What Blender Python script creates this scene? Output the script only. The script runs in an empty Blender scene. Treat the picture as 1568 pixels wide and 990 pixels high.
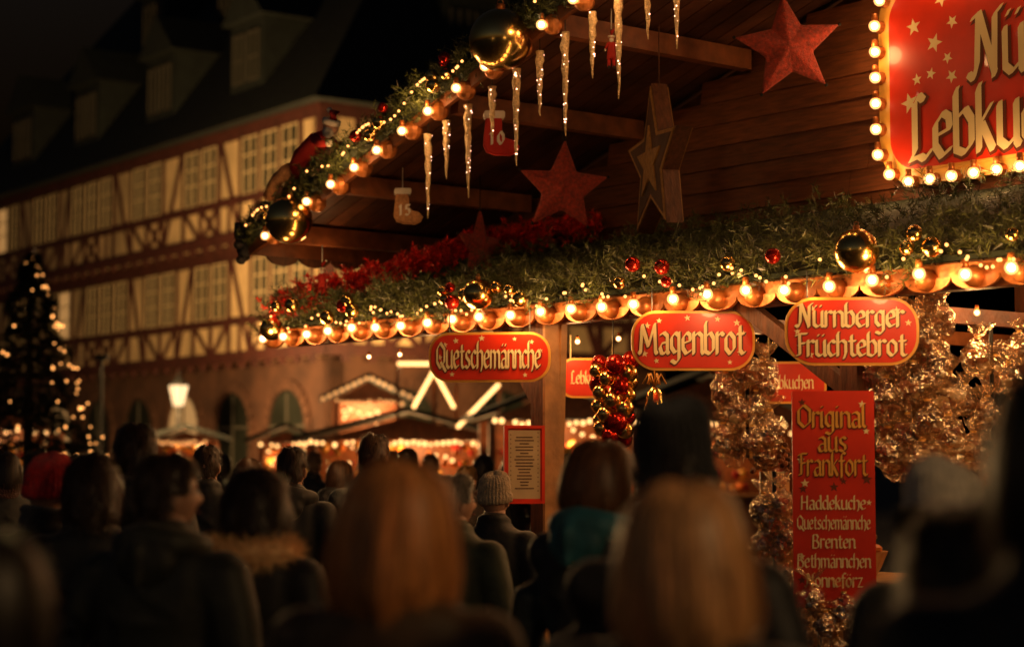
import bpy, math, random
from mathutils import Vector, Matrix, Euler
R=random.Random(7)
sc=bpy.context.scene
sc.view_settings.view_transform='Standard'
sc.view_settings.look='None'
sc.view_settings.exposure=0
V=Vector
COL=sc.collection
# ------------------------------------------------------------ materials
def newmat(name):
    m=bpy.data.materials.new(name); m.use_nodes=True
    nt=m.node_tree; nt.nodes.clear()
    out=nt.nodes.new('ShaderNodeOutputMaterial')
    return m,nt,out
def mat(name,col,rough=.6,metal=0,var=.25,scale=8,bump=0,bscale=40,stretch=(1,1,1),island=0,coat=0,spec=.5,sheen=0):
    m,nt,out=newmat(name)
    p=nt.nodes.new('ShaderNodeBsdfPrincipled')
    tc=nt.nodes.new('ShaderNodeTexCoord'); mp=nt.nodes.new('ShaderNodeMapping')
    mp.inputs['Scale'].default_value=stretch
    nt.links.new(tc.outputs['Object'],mp.inputs[0])
    fac=None
    if var>0:
        n=nt.nodes.new('ShaderNodeTexNoise'); n.inputs['Scale'].default_value=scale; n.inputs['Detail'].default_value=3
        nt.links.new(mp.outputs[0],n.inputs['Vector'])
        r=nt.nodes.new('ShaderNodeMapRange')
        r.inputs['From Min'].default_value=.3; r.inputs['From Max'].default_value=.7
        r.inputs['To Min'].default_value=1-var; r.inputs['To Max'].default_value=1+var
        nt.links.new(n.outputs[0],r.inputs[0]); fac=r.outputs[0]
    if island>0:
        g=nt.nodes.new('ShaderNodeNewGeometry')
        r2=nt.nodes.new('ShaderNodeMapRange'); r2.inputs['To Min'].default_value=1-island; r2.inputs['To Max'].default_value=1+island
        nt.links.new(g.outputs['Random Per Island'],r2.inputs[0])
        if fac is not None:
            mu=nt.nodes.new('ShaderNodeMath'); mu.operation='MULTIPLY'
            nt.links.new(fac,mu.inputs[0]); nt.links.new(r2.outputs[0],mu.inputs[1]); fac=mu.outputs[0]
        else: fac=r2.outputs[0]
    if fac is not None:
        vm=nt.nodes.new('ShaderNodeVectorMath'); vm.operation='SCALE'; vm.inputs[0].default_value=col[:3]
        nt.links.new(fac,vm.inputs['Scale']); nt.links.new(vm.outputs[0],p.inputs['Base Color'])
    else: p.inputs['Base Color'].default_value=(*col[:3],1)
    p.inputs['Roughness'].default_value=rough; p.inputs['Metallic'].default_value=metal
    p.inputs['Coat Weight'].default_value=coat
    p.inputs['Specular IOR Level'].default_value=spec
    p.inputs['Sheen Weight'].default_value=sheen
    if bump>0:
        n2=nt.nodes.new('ShaderNodeTexNoise'); n2.inputs['Scale'].default_value=bscale; n2.inputs['Detail'].default_value=2
        nt.links.new(mp.outputs[0],n2.inputs['Vector'])
        b=nt.nodes.new('ShaderNodeBump'); b.inputs['Strength'].default_value=bump; b.inputs['Distance'].default_value=.02
        nt.links.new(n2.outputs[0],b.inputs['Height']); nt.links.new(b.outputs[0],p.inputs['Normal'])
    nt.links.new(p.outputs[0],out.inputs[0])
    return m
def emis(name,col,st,trans=0,sample=False):
    m,nt,out=newmat(name)
    e=nt.nodes.new('ShaderNodeEmission'); e.inputs[0].default_value=(*col,1); e.inputs[1].default_value=st
    if trans>0:
        t=nt.nodes.new('ShaderNodeBsdfTransparent'); mx=nt.nodes.new('ShaderNodeMixShader'); mx.inputs[0].default_value=1-trans
        nt.links.new(t.outputs[0],mx.inputs[1]); nt.links.new(e.outputs[0],mx.inputs[2]); nt.links.new(mx.outputs[0],out.inputs[0])
    else: nt.links.new(e.outputs[0],out.inputs[0])
    if not sample: m.cycles.emission_sampling='NONE'
    return m
def clearfilm(name,fac=.3,tint=(1,.95,.85)):
    m,nt,out=newmat(name)
    t=nt.nodes.new('ShaderNodeBsdfTransparent'); g=nt.nodes.new('ShaderNodeBsdfGlossy')
    t.inputs[0].default_value=(.95,.90,.84,1)
    g.inputs[0].default_value=(*tint,1); g.inputs['Roughness'].default_value=.2
    mx=nt.nodes.new('ShaderNodeMixShader'); mx.inputs[0].default_value=fac
    n=nt.nodes.new('ShaderNodeTexNoise'); n.inputs['Scale'].default_value=35; n.inputs['Detail'].default_value=1
    tc=nt.nodes.new('ShaderNodeTexCoord'); nt.links.new(tc.outputs['Object'],n.inputs[0])
    b=nt.nodes.new('ShaderNodeBump'); b.inputs['Strength'].default_value=.8; b.inputs['Distance'].default_value=.03
    nt.links.new(n.outputs[0],b.inputs['Height']); nt.links.new(b.outputs[0],g.inputs['Normal'])
    nt.links.new(t.outputs[0],mx.inputs[1]); nt.links.new(g.outputs[0],mx.inputs[2]); nt.links.new(mx.outputs[0],out.inputs[0])
    return m

M={}
M['wood_wall']=mat('stained_wood_wall',(.150,.045,.012),.6,var=.35,scale=6,bump=.25,bscale=20,stretch=(1,1,9),island=.3)
M['wood_ceil']=mat('ceiling_wood',(.080,.026,.010),.6,var=.4,scale=5,bump=.25,bscale=15,island=.35)
M['wood_beam']=mat('beam_wood',(.19,.058,.016),.5,var=.35,scale=9,bump=.2,bscale=30,island=.15)
M['wood_post']=mat('post_wood',(.10,.034,.012),.55,var=.4,scale=12,bump=.3,bscale=30,stretch=(3,3,.5))
M['wood_light']=mat('pale_wood',(.40,.20,.07),.5,var=.25,scale=9,bump=.2,bscale=30,island=.2)
M['brass']=mat('brass_scallop',(.42,.14,.032),.38,.5,var=.4,scale=20,bump=.2,bscale=20)
M['gold']=mat('gold_bauble',(.85,.55,.17),.2,1,var=0)
M['redb']=mat('red_bauble',(.50,.025,.012),.18,.8,var=0)
M['fir']=mat('fir_needles',(.065,.078,.018),.5,var=0,island=.85)
M['firdark']=mat('spruce_needles',(.014,.022,.008),.7,var=0,island=.7)
M['firbase']=mat('fir_base',(.018,.026,.01),.9,var=.4,scale=9,bump=.6,bscale=30)
M['tinsel']=mat('red_tinsel',(.70,.030,.013),.35,.2,var=0,island=.6)
M['star']=mat('red_felt_star',(.46,.040,.014),.7,var=.5,scale=45,bump=1.0,bscale=150,sheen=.2)
M['signred']=mat('sign_red_paint',(.68,.032,.007),.36,var=.15,scale=4,coat=.25)
M['signgold']=mat('sign_gold_border',(.75,.38,.06),.4,var=.12,scale=9)
M['oldgold']=mat('old_gold_paint',(.30,.15,.03),.5,var=.3,scale=30,bump=.3)
M['cream']=mat('sign_cream_paint',(.88,.72,.38),.45,var=0)
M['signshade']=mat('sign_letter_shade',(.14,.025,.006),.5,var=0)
M['paper']=mat('menu_paper',(.55,.42,.24),.7,var=.1)
M['ink']=mat('ink',(.12,.06,.03),.7)
M['icicle']=mat('icicle_acrylic',(.80,.58,.30),.15,.2,var=.3,scale=60,bump=.9,bscale=80)
M['film']=clearfilm('cellophane',.30,(1,.86,.66))
M['cookie']=mat('gingerbread',(.22,.080,.028),.5,var=.5,scale=25,bump=.5,bscale=60,island=.8)
M['white']=mat('white_trim',(.72,.66,.55),.8,var=.1,bump=.4,bscale=80)
M['redcloth']=mat('red_cloth',(.45,.02,.012),.85,var=.2,bump=.4,bscale=120)
M['knit']=mat('beige_knit',(.42,.20,.08),.85,var=.3,scale=50,bump=.7,bscale=120)
M['black']=mat('black_cloth',(.012,.011,.01),.8,var=.3,bump=.4,bscale=20)
M['skin']=mat('skin',(.50,.27,.17),.5,var=.08)
M['eye']=mat('eye',(.05,.04,.03),.2)
M['core']=emis('bulb_core',(1,.66,.34),34)
M['globe']=emis('bulb_globe',(1,.42,.12),2.6,.35)
M['tiny']=emis('fairy_light',(1,.38,.09),3.6)
M['led']=emis('icicle_led',(1,.50,.32),6)
M['strip']=emis('light_strip',(1,.50,.16),3.6)
M['stripdim']=emis('light_strip_dim',(1,.42,.12),1.4)
M['lampglass']=emis('lamp_glass',(1,.62,.3),2.0)
M['plaster']=mat('plaster',(.60,.43,.22),.85,var=.3,scale=.8,bump=.2,bscale=6)
M['timber']=mat('half_timber',(.060,.014,.008),.7,var=.3,scale=3,bump=.2,bscale=12)
M['stone']=mat('sandstone',(.085,.036,.018),.85,var=.4,scale=1.4,bump=.4,bscale=8)
M['slate']=mat('slate_roof',(.010,.014,.011),.8,var=.4,scale=3,bump=.4,bscale=10)
M['frame']=mat('window_frame',(.58,.45,.25),.6,var=.1)
M['dimframe']=mat('dim_frame',(.08,.07,.05),.7,var=.1)  # dormer dimness put into the colour, a darker copy of the window frame
M['glass']=mat('window_glass',(.020,.022,.016),.3,var=.5,scale=.5,spec=.3)
M['glasslit']=emis('window_lit',(1,.50,.16),.45)
M['iron']=mat('iron',(.02,.02,.018),.5,.6)
M['bark']=mat('bark',(.05,.03,.02),.9,bump=.5)
M['orange']=mat('orange_goods',(.6,.16,.02),.5,var=.4,island=.5)

# ------------------------------------------------------------ mesh builder
def hull2(pts):
    pts=sorted(set((round(x,6),round(y,6)) for x,y in pts))
    def half(p):
        h=[]
        for q in p:
            while len(h)>=2 and (h[-1][0]-h[-2][0])*(q[1]-h[-2][1])-(h[-1][1]-h[-2][1])*(q[0]-h[-2][0])<=0: h.pop()
            h.append(q)
        return h
    a=half(pts); b=half(pts[::-1]); return a[:-1]+b[:-1]
class MB:
    def __init__(s): s.v=[];s.f=[];s.m=[]
    def add(s,vs,fs,mi=0):
        o=len(s.v); s.v.extend([tuple(x) for x in vs])
        for f in fs: s.f.append(tuple(i+o for i in f)); s.m.append(mi)
    def box(s,fr,lo,hi,mi=0):
        vs=[fr(x,y,z) for z in (lo[2],hi[2]) for y in (lo[1],hi[1]) for x in (lo[0],hi[0])]
        s.add(vs,[(0,2,3,1),(4,5,7,6),(0,1,5,4),(2,6,7,3),(0,4,6,2),(1,3,7,5)],mi)
    def beam(s,p,q,w,h,up=V((0,0,1)),mi=0):
        p=V(p);q=V(q); d=(q-p).normalized(); sx=d.cross(up).normalized()*w/2; u=sx.cross(d).normalized()*h/2
        vs=[p-sx-u,p+sx-u,p+sx+u,p-sx+u,q-sx-u,q+sx-u,q+sx+u,q-sx+u]
        s.add(vs,[(0,1,2,3),(7,6,5,4),(0,4,5,1),(1,5,6,2),(2,6,7,3),(3,7,4,0)],mi)
    def loft(s,rings,mi=0,cap=True,closed=True):
        n=len(rings[0]); vs=[p for r in rings for p in r]; fs=[]
        for i in range(len(rings)-1):
            for j in range(n if closed else n-1):
                k=(j+1)%n; fs.append((i*n+j,i*n+k,(i+1)*n+k,(i+1)*n+j))
        if cap: fs.append(tuple(range(n))[::-1]); fs.append(tuple((len(rings)-1)*n+j for j in range(n)))
        s.add(vs,fs,mi)
    def tube(s,pts,rad,n=8,mi=0,cap=True):
        pts=[V(p) for p in pts]; rings=[]
        for i,p in enumerate(pts):
            d=(pts[min(i+1,len(pts)-1)]-pts[max(i-1,0)]).normalized()
            a=d.cross(V((0,0,1))) if abs(d.z)<.95 else d.cross(V((1,0,0)))
            a.normalize(); b=d.cross(a)
            r=rad[i] if isinstance(rad,(list,tuple)) else rad
            rings.append([p+(a*math.cos(t)+b*math.sin(t))*r for t in [2*math.pi*j/n for j in range(n)]])
        s.loft(rings,mi,cap)
    def sph(s,c,r,seg=12,rg=8,mi=0,fn=None):
        c=V(c); r=r if isinstance(r,(tuple,list)) else (r,r,r)
        vs=[];fs=[]
        for i in range(rg+1):
            th=math.pi*i/rg
            for j in range(seg):
                ph=2*math.pi*j/seg
                p=V((r[0]*math.sin(th)*math.cos(ph),r[1]*math.sin(th)*math.sin(ph),r[2]*math.cos(th)))
                if fn: p=fn(p)
                vs.append(c+p)
        for i in range(rg):
            for j in range(seg):
                k=(j+1)%seg
                if i==0: fs.append((j,seg+j,seg+k))
                elif i==rg-1: fs.append((i*seg+j,(i+1)*seg+j,i*seg+k))
                else: fs.append((i*seg+j,(i+1)*seg+j,(i+1)*seg+k,i*seg+k))
        s.add(vs,fs,mi)
    def poly(s,fr,pts,z0,z1,mi=0,mside=None):
        n=len(pts); vs=[fr(x,y,z0) for x,y in pts]+[fr(x,y,z1) for x,y in pts]
        s.add(vs,[tuple(range(n,2*n)),tuple(range(n))[::-1]],mi)
        s.add(vs,[(i,(i+1)%n,n+(i+1)%n,n+i) for i in range(n)],mi if mside is None else mside)
    def mesh(s,name,smooth=False):
        me=bpy.data.meshes.new(name); me.from_pydata(s.v,[],s.f)
        me.polygons.foreach_set('material_index',s.m)
        if smooth: me.polygons.foreach_set('use_smooth',[True]*len(s.f))
        me.update(); return me
    def obj(s,name,mats,parent=None,smooth=False):
        me=s.mesh(name,smooth)
        for k in mats: me.materials.append(M[k] if isinstance(k,str) else k)
        o=bpy.data.objects.new(name,me); COL.objects.link(o)
        if parent: o.parent=parent
        return o
def empty(name,loc=(0,0,0)):
    e=bpy.data.objects.new(name,None); e.location=loc; COL.objects.link(e); return e
def plight(name,p,e,parent=None,col=(1,.50,.18),rad=.05):
    l=bpy.data.lights.new(name,'POINT'); l.energy=e; l.color=col; l.shadow_soft_size=rad
    o=bpy.data.objects.new(name,l); o.location=p; COL.objects.link(o)
    if parent: o.parent=parent
    return o
def frame(o,a,b,c):
    o=V(o);a=V(a);b=V(b);c=V(c)
    return lambda x,y,z: o+a*x+b*y+c*z
def F(s,b,z): return V((-1.78+.6293*s+.7772*b,14.6-.7772*s+.6293*b,z))
A=V((.6293,-.7772,0)); B=V((.7772,.6293,0))
RIDGE=6.2
def rz(s): return 3.47+.316*(s if s<=RIDGE else 2*RIDGE-s)

# ------------------------------------------------------------ broad-nib lettering
G={
'n':([[(0,0),(0,1)],[(0,.8),(.3,1),(.5,.85),(.5,.12),(.58,0)]],.72),
'u':([[(0,1),(0,.15),(.2,0),(.5,.22)],[(.5,1),(.5,.1),(.58,0)]],.74),
'e':([[(.05,.5),(.45,.62),(.42,.9),(.25,1),(0,.75),(0,.25),(.2,0),(.46,.15)]],.65),
't':([[(.15,1.3),(.15,.15),(.3,0),(.42,.08)],[(0,.95),(.38,.95)]],.54),
's':([[(.42,.88),(.25,1),(.05,.85),(.08,.62),(.38,.4),(.4,.15),(.2,0),(0,.12)]],.62),
'c':([[(.42,.85),(.25,1),(0,.75),(0,.25),(.2,0),(.43,.15)]],.59),
'h':([[(.05,1.5),(0,1.4),(0,0)],[(0,.8),(.3,1),(.5,.85),(.5,.2),(.38,-.15)]],.72),
'm':([[(0,0),(0,1)],[(0,.8),(.25,1),(.42,.85),(.42,0)],[(.42,.8),(.68,1),(.85,.85),(.85,.1),(.92,0)]],1.08),
'a':([[(.05,.9),(.25,1),(.45,.85),(.45,.1),(.53,0)],[(.45,.55),(.15,.5),(0,.3),(.1,.02),(.25,0),(.45,.2)]],.70),
'g':([[(.45,.85),(.25,1),(0,.75),(0,.3),(.2,.05),(.45,.2)],[(.45,1),(.45,-.25),(.25,-.45),(0,-.32)]],.70),
'b':([[(.05,1.5),(0,1.4),(0,.1),(.25,0),(.48,.2),(.48,.75),(.3,1),(0,.8)]],.70),
'r':([[(0,0),(0,1)],[(0,.78),(.25,1),(.4,.88)]],.54),
'o':([[(.25,1),(0,.75),(0,.25),(.25,0),(.5,.25),(.5,.75),(.25,1)]],.72),
'i':([[(0,1),(0,.1),(.08,0)],[(.0,1.32),(.04,1.36)]],.30),
'l':([[(.05,1.5),(0,1.4),(0,.15),(.15,0)]],.34),
'k':([[(.05,1.5),(0,1.4),(0,0)],[(0,.55),(.38,1)],[(.1,.6),(.42,0)]],.63),
'f':([[(.42,1.4),(.27,1.5),(.12,1.3),(.12,-.12)],[(-.05,.95),(.35,.95)]],.50),
'd':([[(.45,1.5),(.5,1.4),(.5,.1),(.58,0)],[(.5,.85),(.25,1),(0,.75),(0,.25),(.2,0),(.5,.2)]],.74),
'z':([[(0,.97),(.42,.97),(0,.03),(.45,.03)]],.63),
'Q':([[(.35,1.45),(0,1.1),(0,.35),(.35,0),(.75,.35),(.75,1.1),(.35,1.45)],[(.38,.35),(.9,-.18)]],1.0),
'O':([[(.35,1.45),(0,1.1),(0,.35),(.35,0),(.75,.35),(.75,1.1),(.35,1.45)]],.96),
'M':([[(-.08,.1),(.02,0),(.12,1.35),(.5,.35),(.88,1.4),(.93,.1),(1.02,0)]],1.2),
'N':([[(-.15,.12),(0,0),(.12,.3),(.18,1.45)],[(0,1.35),(.2,1.45),(.68,.05)],[(.66,0),(.7,1.35),(.9,1.5)]],1.0),
'F':([[(0,.05),(.18,.1),(.18,1.4)],[(-.05,1.3),(.2,1.42),(.62,1.42)],[(.18,.8),(.5,.82)]],.70),
'H':([[(0,0),(.04,1.45)],[(.6,1.45),(.58,.1),(.66,0)],[(0,.75),(.6,.78)]],.86),
'B':([[(0,0),(.04,1.42),(.4,1.45),(.55,1.2),(.4,.82),(.05,.78)],[(.4,.8),(.62,.5),(.55,.1),(.35,0),(0,.02)]],.84),
'L':([[(.42,1.38),(.28,1.5),(.14,1.3),(.14,.2),(0,.02),(.3,.08),(.45,0),(.66,.18)]],.80),
}
for k,b in (('ä','a'),('ü','u'),('ö','o')):
    G[k]=(G[b][0]+[[(.1,1.3),(.13,1.34)],[(.4,1.3),(.43,1.34)]],G[b][1])
def twidth(t): return sum(G[c][1] if c in G else .4 for c in t)
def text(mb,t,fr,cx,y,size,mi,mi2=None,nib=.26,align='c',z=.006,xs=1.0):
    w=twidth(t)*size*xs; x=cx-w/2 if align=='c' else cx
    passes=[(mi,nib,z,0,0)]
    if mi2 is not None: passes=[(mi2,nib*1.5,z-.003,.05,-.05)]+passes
    for m_,nb,zz,ox,oy in passes:
        xx=x
        for c in t:
            if c not in G: xx+=.4*size*xs; continue
            st,adv=G[c]; k=0
            na=(math.cos(.62)*nb/2,math.sin(.62)*nb/2); nc=(-na[1]*.32,na[0]*.32)
            for pl in st:
                for p,q in zip(pl[:-1],pl[1:]):
                    pts=[(P[0]+sg*n_[0],P[1]+sg*n_[1]) for P in (p,q) for n_ in (na,nc) for sg in (1,-1)]
                    h=hull2(pts)
                    zt=zz+k*.00012*(1 if size<.1 else 2)
                    mb.add([fr(xx+(a+ox)*size*xs,y+(b+oy)*size,zt) for a,b in h],[tuple(range(len(h)))],m_); k+=1
            xx+=adv*size*xs
def rrect(w,h,r,n=8):
    pts=[]
    for cx,cy,a0 in ((w/2-r,h/2-r,0),(-w/2+r,h/2-r,90),(-w/2+r,-h/2+r,180),(w/2-r,-h/2+r,270)):
        for i in range(n+1):
            a=math.radians(a0+90*i/n); pts.append((cx+r*math.cos(a),cy+r*math.sin(a)))
    return pts
def starpts(cx,cy,ro,ri,rot=0,n=5):
    return [(cx+(ro if i%2==0 else ri)*math.sin(rot+math.pi*i/n),cy+(ro if i%2==0 else ri)*math.cos(rot+math.pi*i/n)) for i in range(2*n)]
def star2(mb,fr,cx,cy,r,z,mi,rot=0):
    p=starpts(cx,cy,r,r*.42,rot); vs=[fr(x,y,z) for x,y in p]+[fr(cx,cy,z)]
    mb.add(vs,[(i,(i+1)%10,10) for i in range(10)],mi)
def signframe(c,yaw):
    a=V((math.cos(yaw),math.sin(yaw),0)); n=V((a.y,-a.x,0))
    return frame(c,a,V((0,0,1)),n)

# ------------------------------------------------------------ bulbs
def bulbs(name,pts,r,every,energy,parent=None,off=V((0,0,0)),seg=10):
    mb=MB()
    for p in pts:
        mb.sph(p,r,seg,7,1); mb.sph(p,r*.6,8,5,0)
        mb.tube([V(p)+V((0,0,r*.8)),V(p)+V((0,0,r*2.1))],[r*.6,r*.5],6,2)
    o=mb.obj(name,['core','globe','brass'],parent,True)
    if every:
        for i in range(every//2,len(pts),every): plight('bulb_light',V(pts[i])+off,energy,o,rad=.06)
    return o
def tufts(mb,items,nn=12,L=.05,w=.0045,tw=.09,mi=0):
    for p,d in items:
        d=(V(d)+V((R.gauss(0,.5),R.gauss(0,.5),R.gauss(0,.4)))).normalized()
        a=d.orthogonal().normalized(); b=d.cross(a); l=tw*R.uniform(.6,1.3)
        for i in range(nn):
            t=i/nn; ph=R.uniform(0,6.28); o=V(p)+d*(l*t)
            e=(d*.75+(a*math.cos(ph)+b*math.sin(ph))).normalized()
            q=o+e*L*R.uniform(.7,1.2); sd=e.cross(V((R.random()-.5,R.random()-.5,R.random()-.5))).normalized()*w/2
            mb.add([o-sd,o+sd,q],[(0,1,2)],mi)

# ============================================================ GROUND
m,nt,out=newmat('cobblestone'); p=nt.nodes.new('ShaderNodeBsdfPrincipled')
tc=nt.nodes.new('ShaderNodeTexCoord'); vo=nt.nodes.new('ShaderNodeTexVoronoi'); vo.inputs['Scale'].default_value=7; vo.feature='DISTANCE_TO_EDGE'
nt.links.new(tc.outputs['Object'],vo.inputs['Vector'])
cr=nt.nodes.new('ShaderNodeValToRGB'); cr.color_ramp.elements[0].color=(.012,.011,.01,1); cr.color_ramp.elements[1].color=(.06,.055,.05,1); cr.color_ramp.elements[1].position=.12
bp=nt.nodes.new('ShaderNodeBump'); bp.inputs['Distance'].default_value=.03
nt.links.new(vo.outputs[0],cr.inputs[0]); nt.links.new(cr.outputs[0],p.inputs['Base Color']); nt.links.new(vo.outputs[0],bp.inputs['Height']); nt.links.new(bp.outputs[0],p.inputs['Normal'])
p.inputs['Roughness'].default_value=.45; nt.links.new(p.outputs[0],out.inputs[0]); M['cobble']=m
g=MB(); g.add([(-400,-100,0),(400,-100,0),(400,600,0),(-400,600,0)],[(0,1,2,3)]); g.obj('ground',['cobble'])

# ============================================================ MAIN STALL
stall=empty('christmas_market_stall')
mb=MB(); z=2.95
while z<5.35:
    z1=z+.165; s0=max(-.0,(z1-3.47)/.316+.02) if z1>3.47 else 0.0
    s1=2*RIDGE-s0
    if s1-s0<.3: break
    n=max(1,int((s1-s0)/3.0)); cuts=[s0+(s1-s0)*i/n for i in range(n+1)]
    for i in range(n):
        a,b_=cuts[i],cuts[i+1]-.006
        vs=[F(a,1.68,z),F(b_,1.68,z),F(b_,1.705,z1),F(a,1.705,z1),F(a,1.74,z),F(b_,1.74,z),F(b_,1.74,z1),F(a,1.74,z1)]
        mb.add(vs,[(0,1,2,3),(0,4,5,1),(3,2,6,7),(4,7,6,5),(0,3,7,4),(1,5,6,2)])
    z+=.158
mb.obj('gable_wall_siding',['wood_wall'],stall)
mb=MB()
pts=[(0,2.9),(12.4,2.9),(12.4,3.42),(6.2,5.38),(0,3.42)]
mb.poly(lambda x,y,z:F(x,1.75+z,y),pts,0,.05); mb.obj('gable_backing',['wood_ceil'],stall)
mb=MB(); b0=-.12
while b0<5.0:
    for sa,sb in ((-.25,RIDGE),(RIDGE,12.65)):
        za=3.47+.316*min(sa,2*RIDGE-sa); zb=3.47+.316*min(sb,2*RIDGE-sb)
        vs=[F(sa,b0,za),F(sb,b0,zb),F(sb,b0+.135,zb),F(sa,b0+.135,za)]
        vs+= [v+V((0,0,.03)) for v in vs]
        mb.add(vs,[(0,3,2,1),(4,5,6,7),(0,1,5,4),(1,2,6,5),(2,3,7,6),(3,0,4,7)])
    b0+=.145
mb.obj('roof_boards',['wood_ceil'],stall)
mb=MB()
for sa,sb in ((-.3,RIDGE),(RIDGE,12.7)):
    za=3.51+.316*min(sa,2*RIDGE-sa); zb=3.51+.316*min(sb,2*RIDGE-sb)
    vs=[F(sa,-.15,za),F(sb,-.15,zb),F(sb,5.1,zb),F(sa,5.1,za)]; vs+=[v+V((0,0,.05)) for v in vs]
    mb.add(vs,[(0,3,2,1),(4,5,6,7),(0,1,5,4),(1,2,6,5),(2,3,7,6),(3,0,4,7)])
mb.obj('roof_shingles',['slate'],stall)
mb=MB()
for s in (.1,.98,2.28,3.375,4.5,5.6,6.8,7.9,9.0,10.1,11.4):
    zz=rz(s); mb.box(F,(s-.045,-.06,zz-.15),(s+.045,1.66,zz-.012))
mb.beam(F(-.25,-.15,3.35),F(RIDGE,-.15,rz(RIDGE)-.04),.035,.17)
mb.beam(F(RIDGE,-.15,rz(RIDGE)-.04),F(12.65,-.15,3.35),.035,.17)
mb.box(F,(-.27,-.15,3.28),(-.22,5.0,3.42))
mb.box(F,(0,.05,2.56),(9.5,.15,2.68))
for s in (.1,1.6,3.1,4.4,5.7,7.2,8.7):
    mb.beam(F(s,.1,2.64),F(s,1.7,3.18),.09,.10)
mb.box(F,(0,1.55,2.95),(9.5,1.67,3.12))
for s in (4.4,5.7,7.2,8.7):
    mb.box(F,(s-.04,.16,2.46),(s+.04,3.3,2.55))
mb.obj('roof_beams',['wood_beam'],stall)
mb=MB()
for i in range(17):
    c=.15+i*.3
    pts=[(c+.15*math.cos(a),3.29-.08*math.sin(a)) for a in [math.pi*k/8 for k in range(9)]]
    mb.poly(lambda x,y,z:F(-.245+z,x,y),pts,0,.02)
for i in range(11):
    c=.15+i*.15
    pts=[(c+.075*math.cos(a),2.64+.36*c*.9-.06*math.sin(a)) for a in [math.pi*k/8 for k in range(9)]]
    mb.poly(lambda x,y,z:F(-.06+z,x,y),pts,0,.02)
mb.obj('eave_scallops',['wood_post'],stall)
mb=MB()
def canz(b): return 2.70+.36*b
vs=[F(-.05,-.02,2.70),F(9.6,-.02,2.70),F(9.6,1.68,3.31),F(-.05,1.68,3.31)]; vs+=[v+V((0,0,.03)) for v in vs]
mb.add(vs,[(0,3,2,1),(4,5,6,7),(0,1,5,4),(1,2,6,5),(2,3,7,6),(3,0,4,7)])
mb.obj('canopy_roof',['firbase'],stall)
mb=MB(); s=0
while s<9.4:
    vs=[F(s,.0,2.685),F(s+.14,.0,2.685),F(s+.14,1.66,3.28),F(s,1.66,3.28)]; vs+=[v+V((0,0,.012)) for v in vs]
    mb.add(vs,[(0,3,2,1),(0,1,5,4),(2,3,7,6)]); s+=.15
mb.obj('canopy_underside_boards',['wood_light'],stall)
mb=MB()
for s in (3.08,5.7,8.6): mb.box(F,(s-.06,.0,0),(s+.06,.12,2.62))
for s in (5.7,8.6): mb.box(F,(s-.06,1.56,0),(s+.06,1.68,3.0))
mb.beam(F(4.83,.07,2.6),F(5.66,.07,2.06),.07,.09)
mb.beam(F(2.6,.07,2.58),F(3.05,.07,2.02),.06,.08)
mb.beam(F(7.8,.07,2.6),F(8.56,.07,2.06),.07,.09)
mb.obj('posts',['wood_post'],stall)
mb=MB()
mb.box(F,(3.142,.0,0),(3.165,.13,2.62))
mb.beam(F(3.17,.15,2.6),F(3.10,.15,1.0),.05,.03)
mb.obj('post_trim',['wood_light'],stall)
mb=MB()
for i in range(20): mb.box(F,(4.9,3.3+.003*(i%2),i*.15),(9.5,3.34,i*.15+.145))
for i in range(22): mb.box(F,(9.45,.3+i*.14,0),(9.48+.002*(i%2),.3+i*.14+.135,3.0))
mb.obj('interior_boards',['wood_wall'],stall)
mb=MB()
for z in (1.2,1.6,2.0,2.35): mb.box(F,(5.0,3.0,z),(9.4,3.29,z+.03))
mb.box(F,(4.5,.25,.98),(9.4,1.0,1.03))
for i in range(33): mb.box(F,(4.55+i*.148,.30+.004*(i%2),0),(4.55+i*.148+.142,.33,.975))
mb.obj('shelves_and_counter',['wood_light'],stall)
mb=MB()
for z in (1.23,1.63,2.03,2.38):
    s=5.05
    while s<9.3:
        w=R.uniform(.08,.16); h=R.uniform(.12,.27)
        k=R.choice([0,1,2,3])
        if R.random()<.5: mb.box(F,(s,3.03,z),(s+w,3.2,z+h),k)
        else: mb.tube([F(s+w/2,3.12,z),F(s+w/2,3.12,z+h*.7),F(s+w/2,3.12,z+h)],[w*.45,w*.5,w*.2],10,k)
        s+=w+.02
mb.obj('shelf_goods',['redcloth','cookie','signgold','paper'],stall)
for s in (5.2,6.6,8.0): plight('interior_lamp',F(s,1.9,2.75),40,stall,(1,.55,.22),.12)
mb=MB()
mb.box(F,(-.06,-.06,2.61),(9.6,-.025,2.68))
s=0.0
while s<9.5:
    pts=[(s+.148*math.cos(a),2.612-.07*math.sin(a)) for a in [math.pi*k/10 for k in range(11)]]
    mb.poly(lambda x,y,z:F(x,-.055-z,y),pts,0,.022)
    s+=.30
s=0.15
while s<RIDGE:
    mb.sph(F(s,-.17,rz(s)-.13),(.068,.05,.068),12,8); s+=.30
mb.obj('scalloped_fascia',['brass'],stall)
mb=MB(); s=.15
while s<9.5:
    mb.sph(F(s-.15,-.085,2.605),(.062,.05,.058),12,8); s+=.30
mb.obj('bulb_cups',['brass'],stall,True)

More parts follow.
